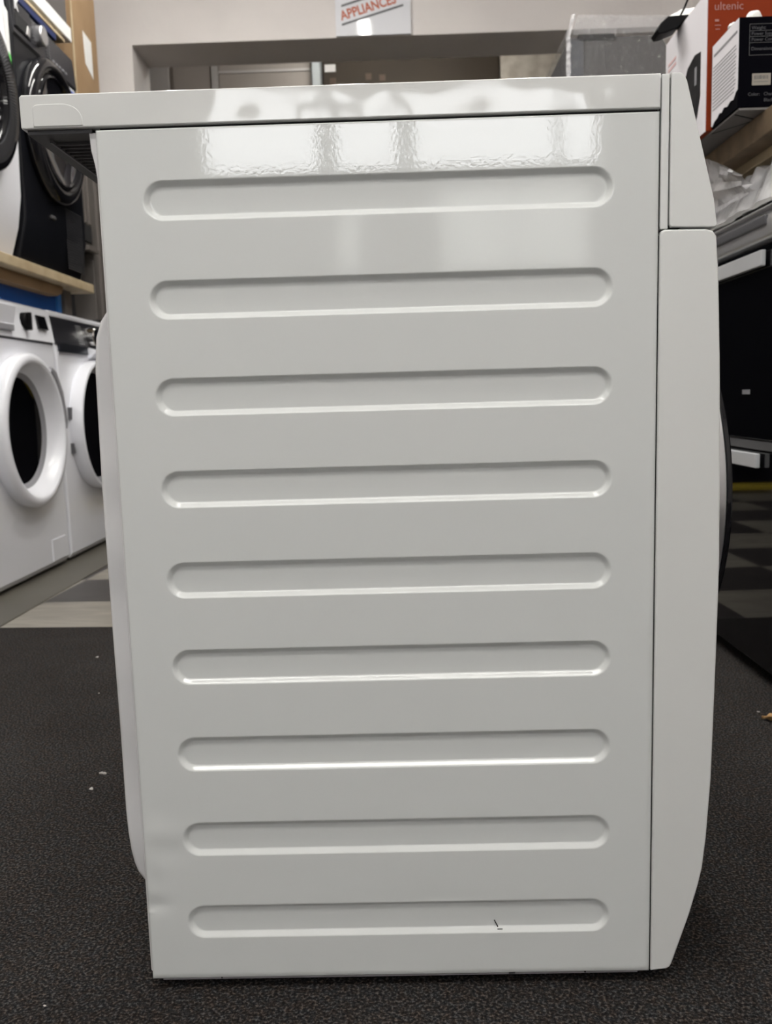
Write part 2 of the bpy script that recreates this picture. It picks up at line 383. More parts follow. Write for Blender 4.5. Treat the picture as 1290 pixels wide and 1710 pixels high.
for x, z in ((-0.37, 2.60), (-0.14, 2.62), (-0.05, 2.61)): MB().box(x-0.02, x+0.02, 5.146, 5.15, z-0.02, z+0.02, 0.002).build('dark_mark', M['timber_dark'], t)
MB().box(-0.42, -0.35, 5.142, 5.15, 2.655, 2.70, 0.001).build('small_rect', M['cream'], t)
tag(MB().box(0.705, 1.22, 5.10, 5.14, -0.006, 2.80, 0.003).build('stone_slab', M['marble'], origin=(0.96, 5.12, -0.006)), 'pale mottled stone slab standing right of the brown board', 'slab')
tag(MB().box(-1.6, 1.25, 4.55, 4.95, -0.006, 1.95, 0.006).build('added_cupboard', M['black_matt'], origin=(-0.2, 4.75, -0.006)), 'added black cupboard in the back room, unseen, darkens the oven door reflection', 'cupboard')  # added out of direct view to keep the oven glass reflection dark
tag(MB().box(-1.0, 0.9, 4.15, 4.33, -0.006, 0.02, 0.006).build('floor_mat', M['yellow'], origin=(0, 4.24, -0.006)), 'yellow mat on the back room floor, mirrored in the black oven door', 'mat')

# ------------------------------------------------------------------ sign
t = thing('shop_sign', 'glossy white sign with slanted orange lettering above the wall opening', 'sign', (-0.075, 3.69, 2.31))
MB().box(-0.256, 0.107, 3.684, 3.699, 2.306, 2.62, 0.002).build('board', M['sign'], t)
sl = 0.268
ud = (1, 0, sl); upv = (-sl*0.5, 0, 1)
text('lettering', 'APPLIANCES', 0.060, M['print_orange'], t, (-0.226, 3.6835, 2.377), ((1, 0, sl), (-sl, 0, 1)), stroke=0.0017, sx=0.83)
b = MB()
for zc in (2.352, 2.437): b.prism([(-0.226, zc), (0.072, zc+0.298*sl), (0.072, zc+0.298*sl+0.0095), (-0.226, zc+0.0095)], 'y', 3.6825, 3.684)
b.build('rule_lines', M['print_dark'], t)

# ------------------------------------------------------------------ main machine
def lin(a, b_, n): return [a + (b_-a)*i/(n-1) for i in range(n)]
RIBZ = [0.0733, 0.1590, 0.2450, 0.3310, 0.4145, 0.4995, 0.5835, 0.6695, 0.7550]
main = thing('washing_machine', 'large white washing machine in front, seen from its ribbed side', 'washing machine', (0, 0.3, 0.0))
def panel():
    xl, xr, zb, zt, r = -0.2590, 0.2318, 0.0125, 0.8162, 0.0035
    xs = lin(xl+r, xl+0.032, 20) + lin(xl+0.033, xl+0.068, 44) + lin(xl+0.072, 0.065, 52) + lin(0.068, 0.105, 26) + lin(0.108, 0.152, 10) + lin(0.155, 0.195, 50) + lin(0.199, xr-0.002, 9)
    cols = [(xl, 0.55), (xl, 0.02)] + [(xl + r - r*math.cos(a), r - r*math.sin(a)) for a in lin(0, math.pi/2, 7)][:-1] + [(x, 0.0) for x in xs] + [(xr, 0.002), (xr, 0.02)]
    zs = []
    def add(a, c, st):
        n = max(2, int(round((c-a)/st))+1)
        for v in lin(a, c, n):
            if not zs or v > zs[-1]+1e-6: zs.append(v)
    cur = zb + 0.002
    for c in RIBZ:
        add(cur, c-0.0180, 0.0045); add(c-0.0178, c-0.0112, 0.0004); add(c-0.0104, c+0.0104, 0.0012); add(c+0.0112, c+0.0178, 0.0004); cur = c+0.0182
    add(cur, zt-0.003, 0.0045); zs.append(zt-0.0022); zs.append(zt-0.0014)
    rows = [(zb, 0.02), (zb, 0.0015)] + [(z, 0.0) for z in zs] + [(zt-0.0006, 0.0006), (zt, 0.002), (zt, 0.02)]
    RX0, RX1, hh, band, dep = -0.2205, 0.1925, 0.0176, 0.0060, 0.0042
    dents = [(-0.250, 0.0910, 0.010, 0.0060, 0.0017), (-0.2585, 0.0838, 0.0040, 0.0015, -0.0007), (-0.243, 0.165, 0.012, 0.010, -0.0010),
             (-0.232, 0.148, 0.012, 0.009, 0.0006), (-0.243, 0.132, 0.008, 0.007, -0.0007), (-0.250, 0.118, 0.006, 0.008, 0.0007), (-0.238, 0.185, 0.014, 0.01, 0.0005),
             (0.0795, 0.0660, 0.005, 0.004, 0.0006), (0.086, 0.0575, 0.008, 0.0025, -0.0004), (0.03, 0.094, 0.03, 0.003, 0.0004)]
    def disp(x, z):
        d = 0.0
        for c in RIBZ:
            if abs(z-c) < 0.03:
                px = min(max(x, RX0+hh), RX1-hh)
                q = hh - math.hypot(x-px, z-c)
                if q > 0:
                    s = min(1.0, q/band); a = 0.26
                    d = dep * (s*s/(2*a*(1-a)) if s < a else ((s-a/2)/(1-a) if s < 1-a else 1-(1-s)**2/(2*a*(1-a))))
        for cx, cz, sx, sz, a in dents:
            e = ((x-cx)/sx)**2 + ((z-cz)/sz)**2
            if e < 16: d += a*math.exp(-e/2)
        return d
    nc = len(cols); verts = []
    for z, yr in rows:
        for x, yc in cols: verts.append((x, max(yc, yr) + disp(x, z), z))
    faces = [(j*nc+i, j*nc+i+1, (j+1)*nc+i+1, (j+1)*nc+i) for j in range(len(rows)-1) for i in range(nc-1)]
    me = bpy.data.meshes.new('side_panel'); off = Vector((0, 0.3, 0))
    me.from_pydata([tuple(Vector(v)-off) for v in verts], [], faces)
    for p in me.polygons: p.use_smooth = True
    me.materials.append(M['paint']); o = bpy.data.objects.new('side_panel', me); COL.objects.link(o); o.parent = main
    return o
sp = panel()
# paint chip in the lowest rib, chips along the bottom edge
b = MB()
b.prism([(0.0805, 0.0670), (0.0812, 0.0672), (0.0852, 0.0590), (0.0840, 0.0592)], 'y', 0.0034, 0.0046)
b.box(0.0835, 0.0885, 0.0016, 0.0032, 0.0583, 0.0592); b.build('paint_chip', M['gap'], sp)
for x, w_ in ((0.094, 0.006), (0.168, 0.0016), (-0.19, 0.001)): MB().box(x, x+w_, -0.0003, 0.001, 0.0128, 0.0142).build('paint_chip', M['gap'], sp)
b = MB(); b.box(-0.250, 0.222, 0.006, 0.59, 0.0075, 0.0128, 0.0008); b.build('base_plate', mat('base_lilac_grey', (0.42, 0.40, 0.43), 0.4), main)
b = MB(); b.box(-0.252, 0.229, 0.022, 0.596, 0.014, 0.8165); b.box(-0.255, 0.2305, 0.0035, 0.03, 0.8163, 0.8180); b.build('inner_body', M['gap'], main)  # added black boxes block light through the seams and keep them dark
for x in (-0.21, 0.19):
    for y in (0.05, 0.55): MB().lathe([(0.001, 0), (0.018, 0), (0.018, 0.004), (0.012, 0.008), (0.001, 0.008)], (x, y, 0.0), 'z', 20).build('foot', M['rubber'], main)
# lid
LX0, LX1 = -0.3225, 0.2318
lid = MB().prism([(LX0, 0.8195), (LX0+0.001, 0.8180), (LX1, 0.8180), (LX1, 0.8465), (LX0+0.002, 0.8465), (LX0, 0.8445)], 'y', -0.0015, 0.598, 0.0014, 3).build('lid', M['plastic'], main)
MB().prism([(-0.311, 0.8195), (-0.268, 0.8195), (-0.268, 0.824)] + [(-0.286 + 0.018*math.cos(R(q)), 0.824 + 0.014*math.sin(R(q))) for q in range(12, 91, 13)] + [(-0.306, 0.838), (-0.3095, 0.8372), (-0.311, 0.835)], 'y', -0.0023, -0.001, 0.0008, 3).build('corner_cap', M['plastic'], lid)
u = MB().box(LX0+0.004, -0.262, 0.003, 0.592, 0.8145, 0.8182).build('lid_underside', M['dark_plastic'], lid)
b = MB()
for i in range(10): b.box(-0.305, -0.268, 0.03+i*0.011, 0.0315+i*0.011, 0.8125, 0.8146)
b.box(-0.306, -0.304, 0.02, 0.14, 0.812, 0.8146); b.box(-0.30, -0.27, 0.155, 0.157, 0.812, 0.8146)
for x in (-0.296, -0.288, -0.281): b.lathe([(0.003, 0), (0.0036, 0), (0.0036, -0.002), (0.003, -0.002)], (x, 0.147, 0.8146), 'z', 12)
b.build('moulded_ribs', M['rib_plastic'], u)
# rear cover
rp = MB(); rp.box(-0.2630, -0.250, 0.010, 0.590, 0.014, 0.8140, 0.002); rp.prism([(-0.250, 0.815), (-0.2652, 0.815), (-0.2645, 0.800), (-0.2620, 0.788), (-0.2600, 0.770), (-0.250, 0.770)], 'y', 0.004, 0.03, 0.001); rp.build('rear_panel', M['paint_back'], main)
pro = [(-0.262, 0.672), (-0.272, 0.668), (-0.280, 0.657), (-0.2855, 0.642), (-0.2885, 0.611), (-0.2900, 0.507), (-0.2900, 0.418), (-0.2895, 0.326), (-0.2888, 0.264), (-0.2888, 0.168), (-0.2880, 0.145), (-0.2862, 0.125), (-0.2838, 0.112), (-0.2805, 0.102), (-0.2755, 0.094), (-0.269, 0.0885), (-0.262, 0.086)]
MB().prism(pro, 'y', 0.042, 0.56, 0.016, 6).build('rear_cover', M['paint_back'], main, ang=50)
# front end
MB().box(0.2332, 0.2400, 0.001, 0.597, 0.7175, 0.8465, 0.0008).build('fascia_trim', M['plastic_matt'], main)
MB().box(0.2316, 0.252, 0.004, 0.595, 0.7185, 0.8440).build('fascia_gap', M['gap'], main)
fas = MB().prism([(0.2411, 0.7215), (0.2425, 0.7190), (0.2810, 0.7178), (0.2827, 0.7195), (0.2795, 0.7420), (0.2545, 0.8405), (0.2520, 0.8450), (0.2490, 0.8470), (0.2411, 0.8470)], 'y', 0.0, 0.598, 0.0010, 3).build('control_fascia', M['plastic_matt'], main)
MB().lathe([(0.028, 0.0), (0.028, 0.018), (0.025, 0.022), (0.0005, 0.022)], (0.262, 0.30, 0.785), 'x', 32).build('program_knob', M['silver'], main)
fp = [(0.2330, 0.0130), (0.2330, 0.7120), (0.2340, 0.7155), (0.2370, 0.7172), (0.2735, 0.7166), (0.2790, 0.7150), (0.2825, 0.7105), (0.2850, 0.68), (0.2880, 0.603), (0.2905, 0.50), (0.2915, 0.413), (0.2903, 0.328), (0.2880, 0.21), (0.2845, 0.150), (0.2815, 0.120), (0.2780, 0.103), (0.2700, 0.072), (0.2535, 0.0200), (0.2515, 0.0165), (0.2480, 0.0145)]
MB().prism(fp, 'y', 0.0, 0.598, 0.0022, 4).build('front_panel', M['plastic_matt'], main)
MB().box(0.2310, 0.2350, 0.003, 0.595, 0.014, 0.7125).build('front_gap', M['gap'], main)
dc = (0.0, 0.30, 0.462)
dr = MB().lathe([(0.188, 0.280), (0.190, 0.292), (0.1915, 0.315), (0.1895, 0.337), (0.184, 0.3405), (0.150, 0.335)], dc, 'x', 96).build('door_ring', M['silver'], main)
MB().lathe([(0.186, 0.338), (0.1885, 0.3395), (0.1885, 0.3430), (0.186, 0.3450), (0.13, 0.3490), (0.0005, 0.352)], dc, 'x', 96).build('door_glass', M['black_gloss'], dr)

# ------------------------------------------------------------------ front loader builder (front towards local -Y)
def ring_ribs(b, c, r0, r1, y, n, wd=0.0022):
    for i in range(n):
        a = 2*math.pi*i/n; ca, sa = math.cos(a), math.sin(a)
        p = []
        for r, hh in ((r0, 1), (r1, 1), (r1, -1), (r0, -1)): p.append((c[0]+r*ca-sa*wd*hh*0.5, c[2]+r*sa+ca*wd*hh*0.5))
        b.prism(p, 'y', y-0.002, y+0.002)
def loader(label, loc, w_, h, dp, body, fascia_mat, prof, zf, door, rot=R(90), cat='washing machine', group=None):
    t = thing('washing_machine', label, cat, loc, rot, group)
    MB().prism(prof, 'x', -w_/2, w_/2, 0.008, 3).build('body', body, t, world=False)
    return t

# lower row, nearest: white with black knob
FX = -1.245
wa = loader('white washing machine on the floor with black dial and small black display', (FX, 2.115, -0.004), 0.60, 0.93, 0.55, M['white_app'], None,
            [(0.012, 0.012), (0.55, 0.012), (0.55, 0.905), (0.03, 0.905), (0.004, 0.80), (0.0, 0.70), (0.0, 0.03)], 0.8, None)
MB().prism([(-0.004, 0.808), (0.03, 0.808), (0.055, 0.925), (0.022, 0.925), (0.012, 0.918)], 'x', -0.30, 0.30, 0.004).build('control_fascia', M['white_app'], wa, world=False)
MB().box(-0.302, 0.302, 0.03, 0.55, 0.905, 0.93, 0.008).build('worktop', M['white_app'], wa, world=False)
MB().box(-0.298, 0.298, 0.004, 0.03, 0.800, 0.808).build('seam', M['print_dark'], wa, world=False)
dw = MB().box(-0.295, -0.02, -0.001, 0.02, 0.822, 0.912, 0.004, rot=Matrix.Rotation(R(12), 4, 'X')).build('detergent_drawer', M['white_app'], wa, world=False)
MB().box(-0.24, -0.05, -0.012, 0.01, 0.826, 0.846, 0.003).build('drawer_grip', M['print_grey'], dw, world=False)
kn = MB().lathe([(0.027, 0.02), (0.027, -0.012), (0.024, -0.016), (0.0005, -0.016)], (0.060, 0.004, 0.868), 'y', 32).build('program_knob', M['rubber'], wa, world=False)
MB().box(0.054, 0.066, -0.024, 0.0, 0.836, 0.895, 0.003).build('grip_bar', M['rubber'], kn, world=False)
MB().box(0.165, 0.245, -0.002, 0.02, 0.846, 0.895, 0.001, rot=Matrix.Rotation(R(-14), 4, 'X')).build('display', M['glass_black'], wa, world=False)
b = MB()
for i in range(14):
    a = R(-60 + i*300/14 + 60); x = 0.060 + 0.052*math.cos(a); z = 0.868 + 0.046*math.sin(a)
    b.box(x-0.006, x+0.006, 0.0035-0.0005+(z-0.81)*0.15, 0.006+(z-0.81)*0.15, z-0.0015, z+0.0015)
b.build('dial_marks', M['print_grey'], wa, world=False)
def cut_hole(o, c, r, depth):
    h = MB(); n = 64
    h.prism([(c[0]+r*math.cos(2*math.pi*i/n), c[2]+r*math.sin(2*math.pi*i/n)) for i in range(n)], 'y', -0.05, depth)
    k = h.build('tmp', M['gap'], smooth=False)
    k.parent = o.parent; bpy.context.view_layer.update()
    for m_ in list(o.modifiers): o.modifiers.remove(m_)
    bo = o.modifiers.new('b', 'BOOLEAN'); bo.object = k; bo.operation = 'DIFFERENCE'; bo.solver = 'EXACT'
    dg = bpy.context.evaluated_depsgraph_get(); dg.update()
    me = bpy.data.meshes.new_from_object(o.evaluated_get(dg)); o.modifiers.clear(); o.data = me; me.name = 'body'
    me.materials.clear(); me.materials.append(M['white_app'])
    for p in me.polygons: p.use_smooth = False; p.material_index = 0
    bpy.data.objects.remove(k)
def door_deep(t, c):
    body = [q for q in t.children if q.name.startswith('body')][0]
    cut_hole(body, c, 0.215, 0.10)
    ring = MB().lathe([(0.250, 0.0), (0.255, -0.020), (0.254, -0.038), (0.246, -0.048), (0.228, -0.051), (0.220, -0.046), (0.214, -0.030), (0.194, 0.002), (0.190, 0.006)], c, 'y', 96).build('door', M['white_ring'], t, world=False, ang=60)
    MB().lathe([(0.192, 0.004), (0.180, 0.010), (0.172, 0.022)], c, 'y', 96).build('gasket', M['print_grey'], ring, world=False)
    MB().lathe([(0.180, 0.014), (0.150, 0.024), (0.08, 0.030), (0.0005, 0.032)], c, 'y', 96).build('glass', M['glass_black'], ring, world=False, ang=60)
    return ring
def door_white(t, c, R0, Rg, proud, lip):
    ring = MB().lathe([(R0-0.004, 0.0), (R0, -0.02), (R0-0.002, -proud+0.012), (R0-lip*0.3, -proud), (R0-lip, -proud-0.002), (Rg+(R0-Rg-lip)*0.35+0.002, -proud+0.012), (Rg+0.004, -proud+0.025), (Rg-0.004, -proud+0.034)], c, 'y', 96).build('door', M['white_ring'], t, world=False, ang=50)
    MB().lathe([(Rg, -proud+0.030), (Rg-0.018, -proud+0.034), (Rg-0.028, -proud+0.038)], c, 'y', 96).build('gasket', M['print_grey'], ring, world=False)
    MB().lathe([(Rg-0.015, -proud+0.035), (Rg-0.03, -proud+0.038), (Rg*0.6, -proud+0.043), (0.0005, -proud+0.045)], c, 'y', 96).build('glass', M['glass_black'], ring, world=False, ang=60)
    return ring
d1 = door_deep(wa, (-0.012, 0.0, 0.503))
MB().prism([(0.128, 0.715), (0.165, 0.700), (0.215, 0.63), (0.240, 0.52), (0.228, 0.50), (0.200, 0.61), (0.160, 0.670), (0.122, 0.700)], 'y', -0.054, -0.035, 0.003).build('door_handle', M['print_grey'], d1, world=False)  # grey of the handle wedge is shade put into its colour
MB().box(0.14, 0.26, -0.0035, 0.004, 0.032, 0.11, 0.001).build('filter_flap', M['white_app'], wa, world=False)

# lower row, second: white with graphite fascia
wb = loader('white washing machine with dark fascia behind the one with the black dial', (FX, 2.735, -0.004), 0.60, 0.93, 0.55, M['white_app'], None,
            [(0.012, 0.012), (0.55, 0.012), (0.55, 0.905), (0.03, 0.905), (0.004, 0.80), (0.0, 0.70), (0.0, 0.03)], 0.8, None)
MB().prism([(-0.002, 0.806), (0.03, 0.806), (0.05, 0.908), (0.018, 0.908)], 'x', -0.298, 0.30, 0.003).build('control_fascia', M['graphite'], wb, world=False)
MB().box(-0.302, 0.302, 0.02, 0.55, 0.905, 0.93, 0.008).build('worktop', M['white_app'], wb, world=False)
MB().prism([(-0.006, 0.78), (0.02, 0.78), (0.02, 0.812), (-0.002, 0.812)], 'x', -0.28, 0.02, 0.003).build('drawer_grip', M['steel_drum'], wb, world=False)
MB().lathe([(0.036, 0.02), (0.036, -0.030), (0.032, -0.034), (0.0005, -0.034)], (0.065, 0.008, 0.855), 'y', 32).build('program_knob', M['chrome'], wb, world=False)
b = MB()
for i in range(9): b.box(-0.06, 0.0, 0.0005+i*0.0017, 0.004+i*0.0017, 0.822+i*0.0085, 0.8235+i*0.0085)
b.build('printed_text', M['print_white'], wb, world=False)
d2 = door_white(wb, (0.023, 0.0, 0.50), 0.257, 0.236, 0.050, 0.012)
MB().box(-0.2385, -0.2205, -0.012, 0.002, 0.530, 0.575, 0.002).build('door_hinge', M['print_dark'], wb, world=False)
MB().box(-0.2325, -0.2145, -0.012, 0.002, 0.400, 0.440, 0.002).build('door_hinge', M['print_dark'], wb, world=False)
MB().prism([(-0.008, 0.770), (0.003, 0.770), (0.003, 0.812), (-0.03, 0.80), (-0.03, 0.79)], 'x', 0.03, 0.20, 0.003).build('door_brow', M['white_app'], wb, world=False)

# upper row, nearest: white with ridged dark door
UP = 1.058
wc = loader('white washing machine on the shelf, at the left edge, with ridged dark door', (-1.245, 1.945, UP), 0.60, 0.86, 0.55, M['white_app'], None,
            [(0.10, 0.0), (0.55, 0.0), (0.55, 0.86), (0.014, 0.86), (0.004, 0.72), (0.001, 0.60), (0.0, 0.42), (0.006, 0.22), (0.022, 0.12), (0.05, 0.03), (0.068, 0.0)], 0.8, None)
rg = MB().lathe([(0.252, 0.02), (0.256, -0.03), (0.250, -0.045), (0.238, -0.052), (0.170, -0.045), (0.160, -0.02)], (-0.045, 0, 0.475), 'y', 128).build('door_ring', M['black_gloss'], wc, world=False, ang=50)
b = MB(); ring_ribs(b, (-0.045, 0, 0.475), 0.178, 0.236, -0.049, 150, 0.004); o = b.build('ring_ridges', M['dark_plastic'], rg, world=False, smooth=False)
MB().lathe([(0.165, -0.03), (0.15, -0.04), (0.08, -0.045), (0.0005, -0.046)], (-0.045, 0, 0.475), 'y', 96).build('glass', M['glass_black'], rg, world=False)
el = MB().prism([(0.262, 0.615), (0.285, 0.610), (0.285, 0.80), (0.262, 0.81)], 'y', -0.0015, 0.012).build('energy_label', M['label'], wc, world=False)
MB().prism([(0.270, 0.618), (0.283, 0.614), (0.283, 0.662), (0.270, 0.672)], 'y', -0.0028, 0.012).build('green_band', M['green'], el, world=False)
MB().box(-0.28, 0.02, 0.030, 0.06, 0.03, 0.10, 0.003).build('kick_flap', M['label'], wc, world=False)

# upper row, second: anthracite
wd = loader('black washing machine on the shelf with glossy black door and silver dial', (-1.245, 2.545, UP), 0.575, 0.865, 0.55, M['black_app'], None,
            [(0.05, 0.0), (0.55, 0.0), (0.55, 0.865), (0.012, 0.865), (0.0, 0.75), (0.0, 0.16), (0.03, 0.03)], 0.8, None)
MB().prism([(-0.006, 0.752), (0.02, 0.752), (0.03, 0.862), (0.004, 0.862)], 'x', -0.285, 0.285, 0.003).build('control_fascia', M['graphite'], wd, world=False)
MB().box(-0.284, 0.284, -0.002, 0.01, 0.744, 0.7525).build('seam', M['gap'], wd, world=False)
dr_ = MB().box(-0.280, -0.145, -0.008, 0.02, 0.770, 0.858, 0.003).build('detergent_drawer', M['graphite'], wd, world=False)
MB().prism([(-0.276, 0.775), (-0.195, 0.775), (-0.170, 0.818), (-0.276, 0.818)], 'y', -0.0105, 0.0, 0.001).build('drawer_recess', M['gap'], dr_, world=False)
MB().prism([(-0.195, 0.774), (-0.165, 0.774), (-0.165, 0.800), (-0.180, 0.808)], 'y', -0.013, 0.0, 0.002).build('drawer_edge', M['silver'], dr_, world=False)
kn = MB().lathe([(0.034, 0.01), (0.034, -0.022), (0.031, -0.026), (0.0005, -0.026)], (-0.078, -0.004, 0.814), 'y', 40).build('program_knob', M['silver'], wd, world=False)
b = MB()
for i in range(8): b.box(-0.130, -0.105, -0.0075, -0.004, 0.775+i*0.010, 0.7765+i*0.010)
b.build('printed_text', M['print_grey'], wd, world=False); b = MB()
for i in range(8): b.box(-0.010, 0.025, -0.0075, -0.004, 0.775+i*0.010, 0.7765+i*0.010)
b.build('printed_text', M['print_grey'], wd, world=False); b = MB()
for i in range(5): b.box(0.05+i*0.03, 0.065+i*0.03, -0.0075, -0.004, 0.775, 0.782)
b.build('printed_text', M['print_grey'], wd, world=False)
text('brand_lettering', 'K', 0.050, M['print_white'], wd, (-1.2345, 2.264, UP+0.826), ((0, 1, 0), (0.08, 0, 1)), depth=0.001, stroke=0.0012)
dc2 = (-0.012, 0, 0.504)
ring = MB().lathe([(0.245, 0.0), (0.251, -0.015), (0.242, -0.034), (0.222, -0.044), (0.205, -0.042), (0.196, -0.030), (0.192, -0.036), (0.184, -0.040), (0.178, -0.034)], dc2, 'y', 128).build('door_ring', M['black_gloss'], wd, world=False, ang=60)
MB().lathe([(0.182, -0.034), (0.172, -0.028), (0.140, -0.014), (0.09, -0.006), (0.0005, -0.004)], dc2, 'y', 96).build('glass', mat('bowl_glass', (0.012, 0.012, 0.016), 0.04, coat=1.0), ring, world=False, ang=60)
MB().box(-0.075, -0.035, -0.008, 0.004, 0.195, 0.206, 0.002).build('door_latch_mark', M['rib_plastic'], wd, world=False)
lb = MB().box(0.205, 0.272, -0.0020, 0.004, 0.690, 0.742, 0.0005).build('energy_label', M['label'], wd, world=False)
MB().box(0.209, 0.268, -0.0032, 0.0, 0.702, 0.734).build('blue_print', M['blue_print'], lb, world=False)
b = MB()
for i in range(24):
    for j in range(9): b.box(0.085+j*0.019, 0.097+j*0.019, -0.0015, 0.004, 0.04+i*0.0095, 0.044+i*0.0095)
b.build('vent_slots', M['dark_plastic'], wd, world=False, smooth=False)

# shelf under the upper row
ls = thing('shelf_rack', 'wooden shelf on blue racking beam carrying the two upper machines', 'shelf', (-1.55, 2.2, 0.0))
MB().box(-1.85, -1.215, 1.20, 2.80, UP-0.036, UP-0.001, 0.004).build('shelf_board', M['plywood'], ls)
MB().prism([(1.98, UP-0.075), (2.52, UP-0.075), (2.56, UP-0.060), (2.57, UP-0.037), (1.98, UP-0.037)], 'x', -1.32, -1.255, 0.002).build('bearer', M['cardboard'], ls)
MB().box(-1.34, -1.30, 1.20, 2.60, 0.932, UP-0.037).build('beam', M['blue'], ls)
MB().box(-1.345, -1.29, 2.60, 2.635, 0.932, UP-0.037).build('beam_end', mat('light_blue_paint', (0.04, 0.17, 0.48), 0.4), ls)
for y in (2.645, 1.22): MB().box(-1.87, -1.80, y, y+0.06, -0.0035 if y > 2 else 0.0005, UP-0.037).build('upright', M['grey_brown'], ls)
MB().box(-1.34, -1.28, 2.645, 2.715, 0.932, UP-0.037).build('bracket', M['grey_brown'], ls)
us = thing('upper_shelf', 'thin tan shelf board with navy beam above the black machine', 'shelf', (-1.55, 2.2, UP+0.89))
MB().box(-1.85, -1.250, 1.20, 2.765, 1.963, 1.975, 0.002).build('shelf_board', M['plywood'], us)
MB().box(-1.29, -1.252, 1.20, 2.68, 1.938, 1.962, 0.002).build('beam', M['navy'], us)
MB().box(-1.90, -1.84, 1.20, 2.80, 1.90, 1.963).build('wall_batten', M['navy'], us)
ta = thing('boxed_appliance', 'dark grey appliance with white base strip on the top shelf', 'appliance', (-1.55, 2.55, 1.975))
MB().box(-1.85, -1.260, 2.05, 2.835, 2.040, 2.60, 0.006).build('body', mat('dark_taupe', (0.075, 0.068, 0.066), 0.35), ta)
MB().box(-1.84, -1.248, 2.05, 2.840, 1.990, 2.045, 0.004).build('base_strip', M['label'], ta)
MB().box(-1.82, -1.27, 2.10, 2.76, 1.975, 1.992).build('foot', M['gap'], ta)  # black slab stands for the shadow gap under the base strip

# grey cabinet behind the upper row and tall carton on it
gc = thing('cabinet', 'dark grey metal cabinet with open black bay in the left corner', 'cabinet', (-1.58, 3.08, -0.006))
b = MB(); b.box(-1.88, -1.27, 2.862, 3.30, 1.215, 1.66, 0.004); b.box(-1.88, -1.27, 2.98, 3.30, 0.935, 1.215, 0.004); b.box(-1.88, -1.27, 3.045, 3.30, -0.006, 0.935); b.build('body', M['grey_cab'], gc)
b = MB()
for y in (2.900, 2.945): b.box(-1.272, -1.262, y, y+0.018, 1.32, 1.655, 0.002)
b.build('ribs', M['grey_brown'], gc)
MB().box(-1.272, -1.264, 2.885, 2.965, 1.245, 1.315, 0.002).build('grille', M['gap'], gc)
MB().box(-1.27, -1.245, 2.862, 2.985, 1.205, 1.225, 0.002).build('ledge', M['grey_brown'], gc)
MB().box(-1.86, -1.36, 2.84, 2.978, 0.94, 1.212).build('bay_dark', M['gap'], gc)  # black block stands for the darkness inside the open bay
b = MB()
b.box(-1.30, -1.262, 3.042, 3.065, -0.006, 1.66, 0.002); b.build('post', M['grey_brown'], gc)
cb = thing('carton', 'tall brown cardboard box with white label standing on the grey cabinet', 'box', (-1.5, 3.07, 1.66))
MB().prism([(2.915, 1.662), (3.215, 1.662), (3.215, 2.30), (3.19, 2.325), (2.915, 2.325)], 'x', -1.80, -1.270, 0.002).build('carton_body', M['cardboard'], cb)
MB().prism([(3.050, 1.99), (3.138, 1.955), (3.138, 2.105), (3.040, 2.115)], 'x', -1.270, -1.2688).build('label', M['label'], cb)
MB().box(-1.2718, -1.2685, 2.9135, 2.925, 1.665, 2.32).build('corner_fold', M['plywood'], cb)

# ------------------------------------------------------------------ right row : cooker
ck = thing('cooker', 'black glass double oven cooker with steel top at the right edge', 'cooker', (1.0, 1.10, 0.0))
CX = 0.70
MB().box(CX+0.012, 1.30, 0.775, 1.375, 0.02, 0.905, 0.004).build('body', M['black_app'], ck)
MB().prism([(CX+0.004, 0.846), (CX-0.004, 0.860), (CX-0.006, 0.886), (CX+0.0, 0.902), (CX+0.012, 0.914), (CX+0.05, 0.922), (1.30, 0.922), (1.30, 0.846)], 'y', 0.770, 1.380, 0.003).build('hob_top', M['stainless'], ck, ang=60)
b = MB(); b.box(CX-0.010, CX-0.002, 0.90, 1.20, 0.876, 0.896, 0.004); b.build('painted_reflection', M['print_dark'], ck)  # dark strip stands for a reflection on the curved steel
MB().box(CX-0.010, CX+0.02, 0.772, 1.378, 0.905, 0.910, 0.002).build('front_ridge', M['stainless'], ck)
MB().box(CX, CX+0.012, 0.777, 1.373, 0.475, 0.844, 0.0015).build('upper_door', M['glass_black'], ck)
ld = MB().box(CX, CX+0.012, 0.777, 1.373, 0.030, 0.452, 0.0015).build('lower_door', M['glass_black'], ck)
MB().box(CX+0.002, CX+0.012, 0.779, 1.371, 0.455, 0.472).build('door_gap_strip', M['rib_plastic'], ck)
for z0, z1 in ((0.802, 0.832), (0.421, 0.449)):
    h = MB().box(CX-0.014, CX-0.004, 0.903, 1.345, z0, z1, 0.002).build('handle', M['handle'], ck)
    for y in (0.925, 1.305): MB().box(CX-0.005, CX+0.002, y, y+0.016, z0+0.006, z1-0.006, 0.001).build('standoff', M['handle'], h)
MB().box(CX-0.0008, CX+0.002, 0.972, 1.010, 0.563, 0.572).build('small_rect', M['print_grey'], ck)  # small grey rectangle on the upper door glass
for x in (CX+0.04, 1.26):
    for y in (0.81, 1.34): MB().box(x-0.02, x+0.02, y-0.02, y+0.02, 0.0, 0.021).build('foot', M['rubber'], ck)

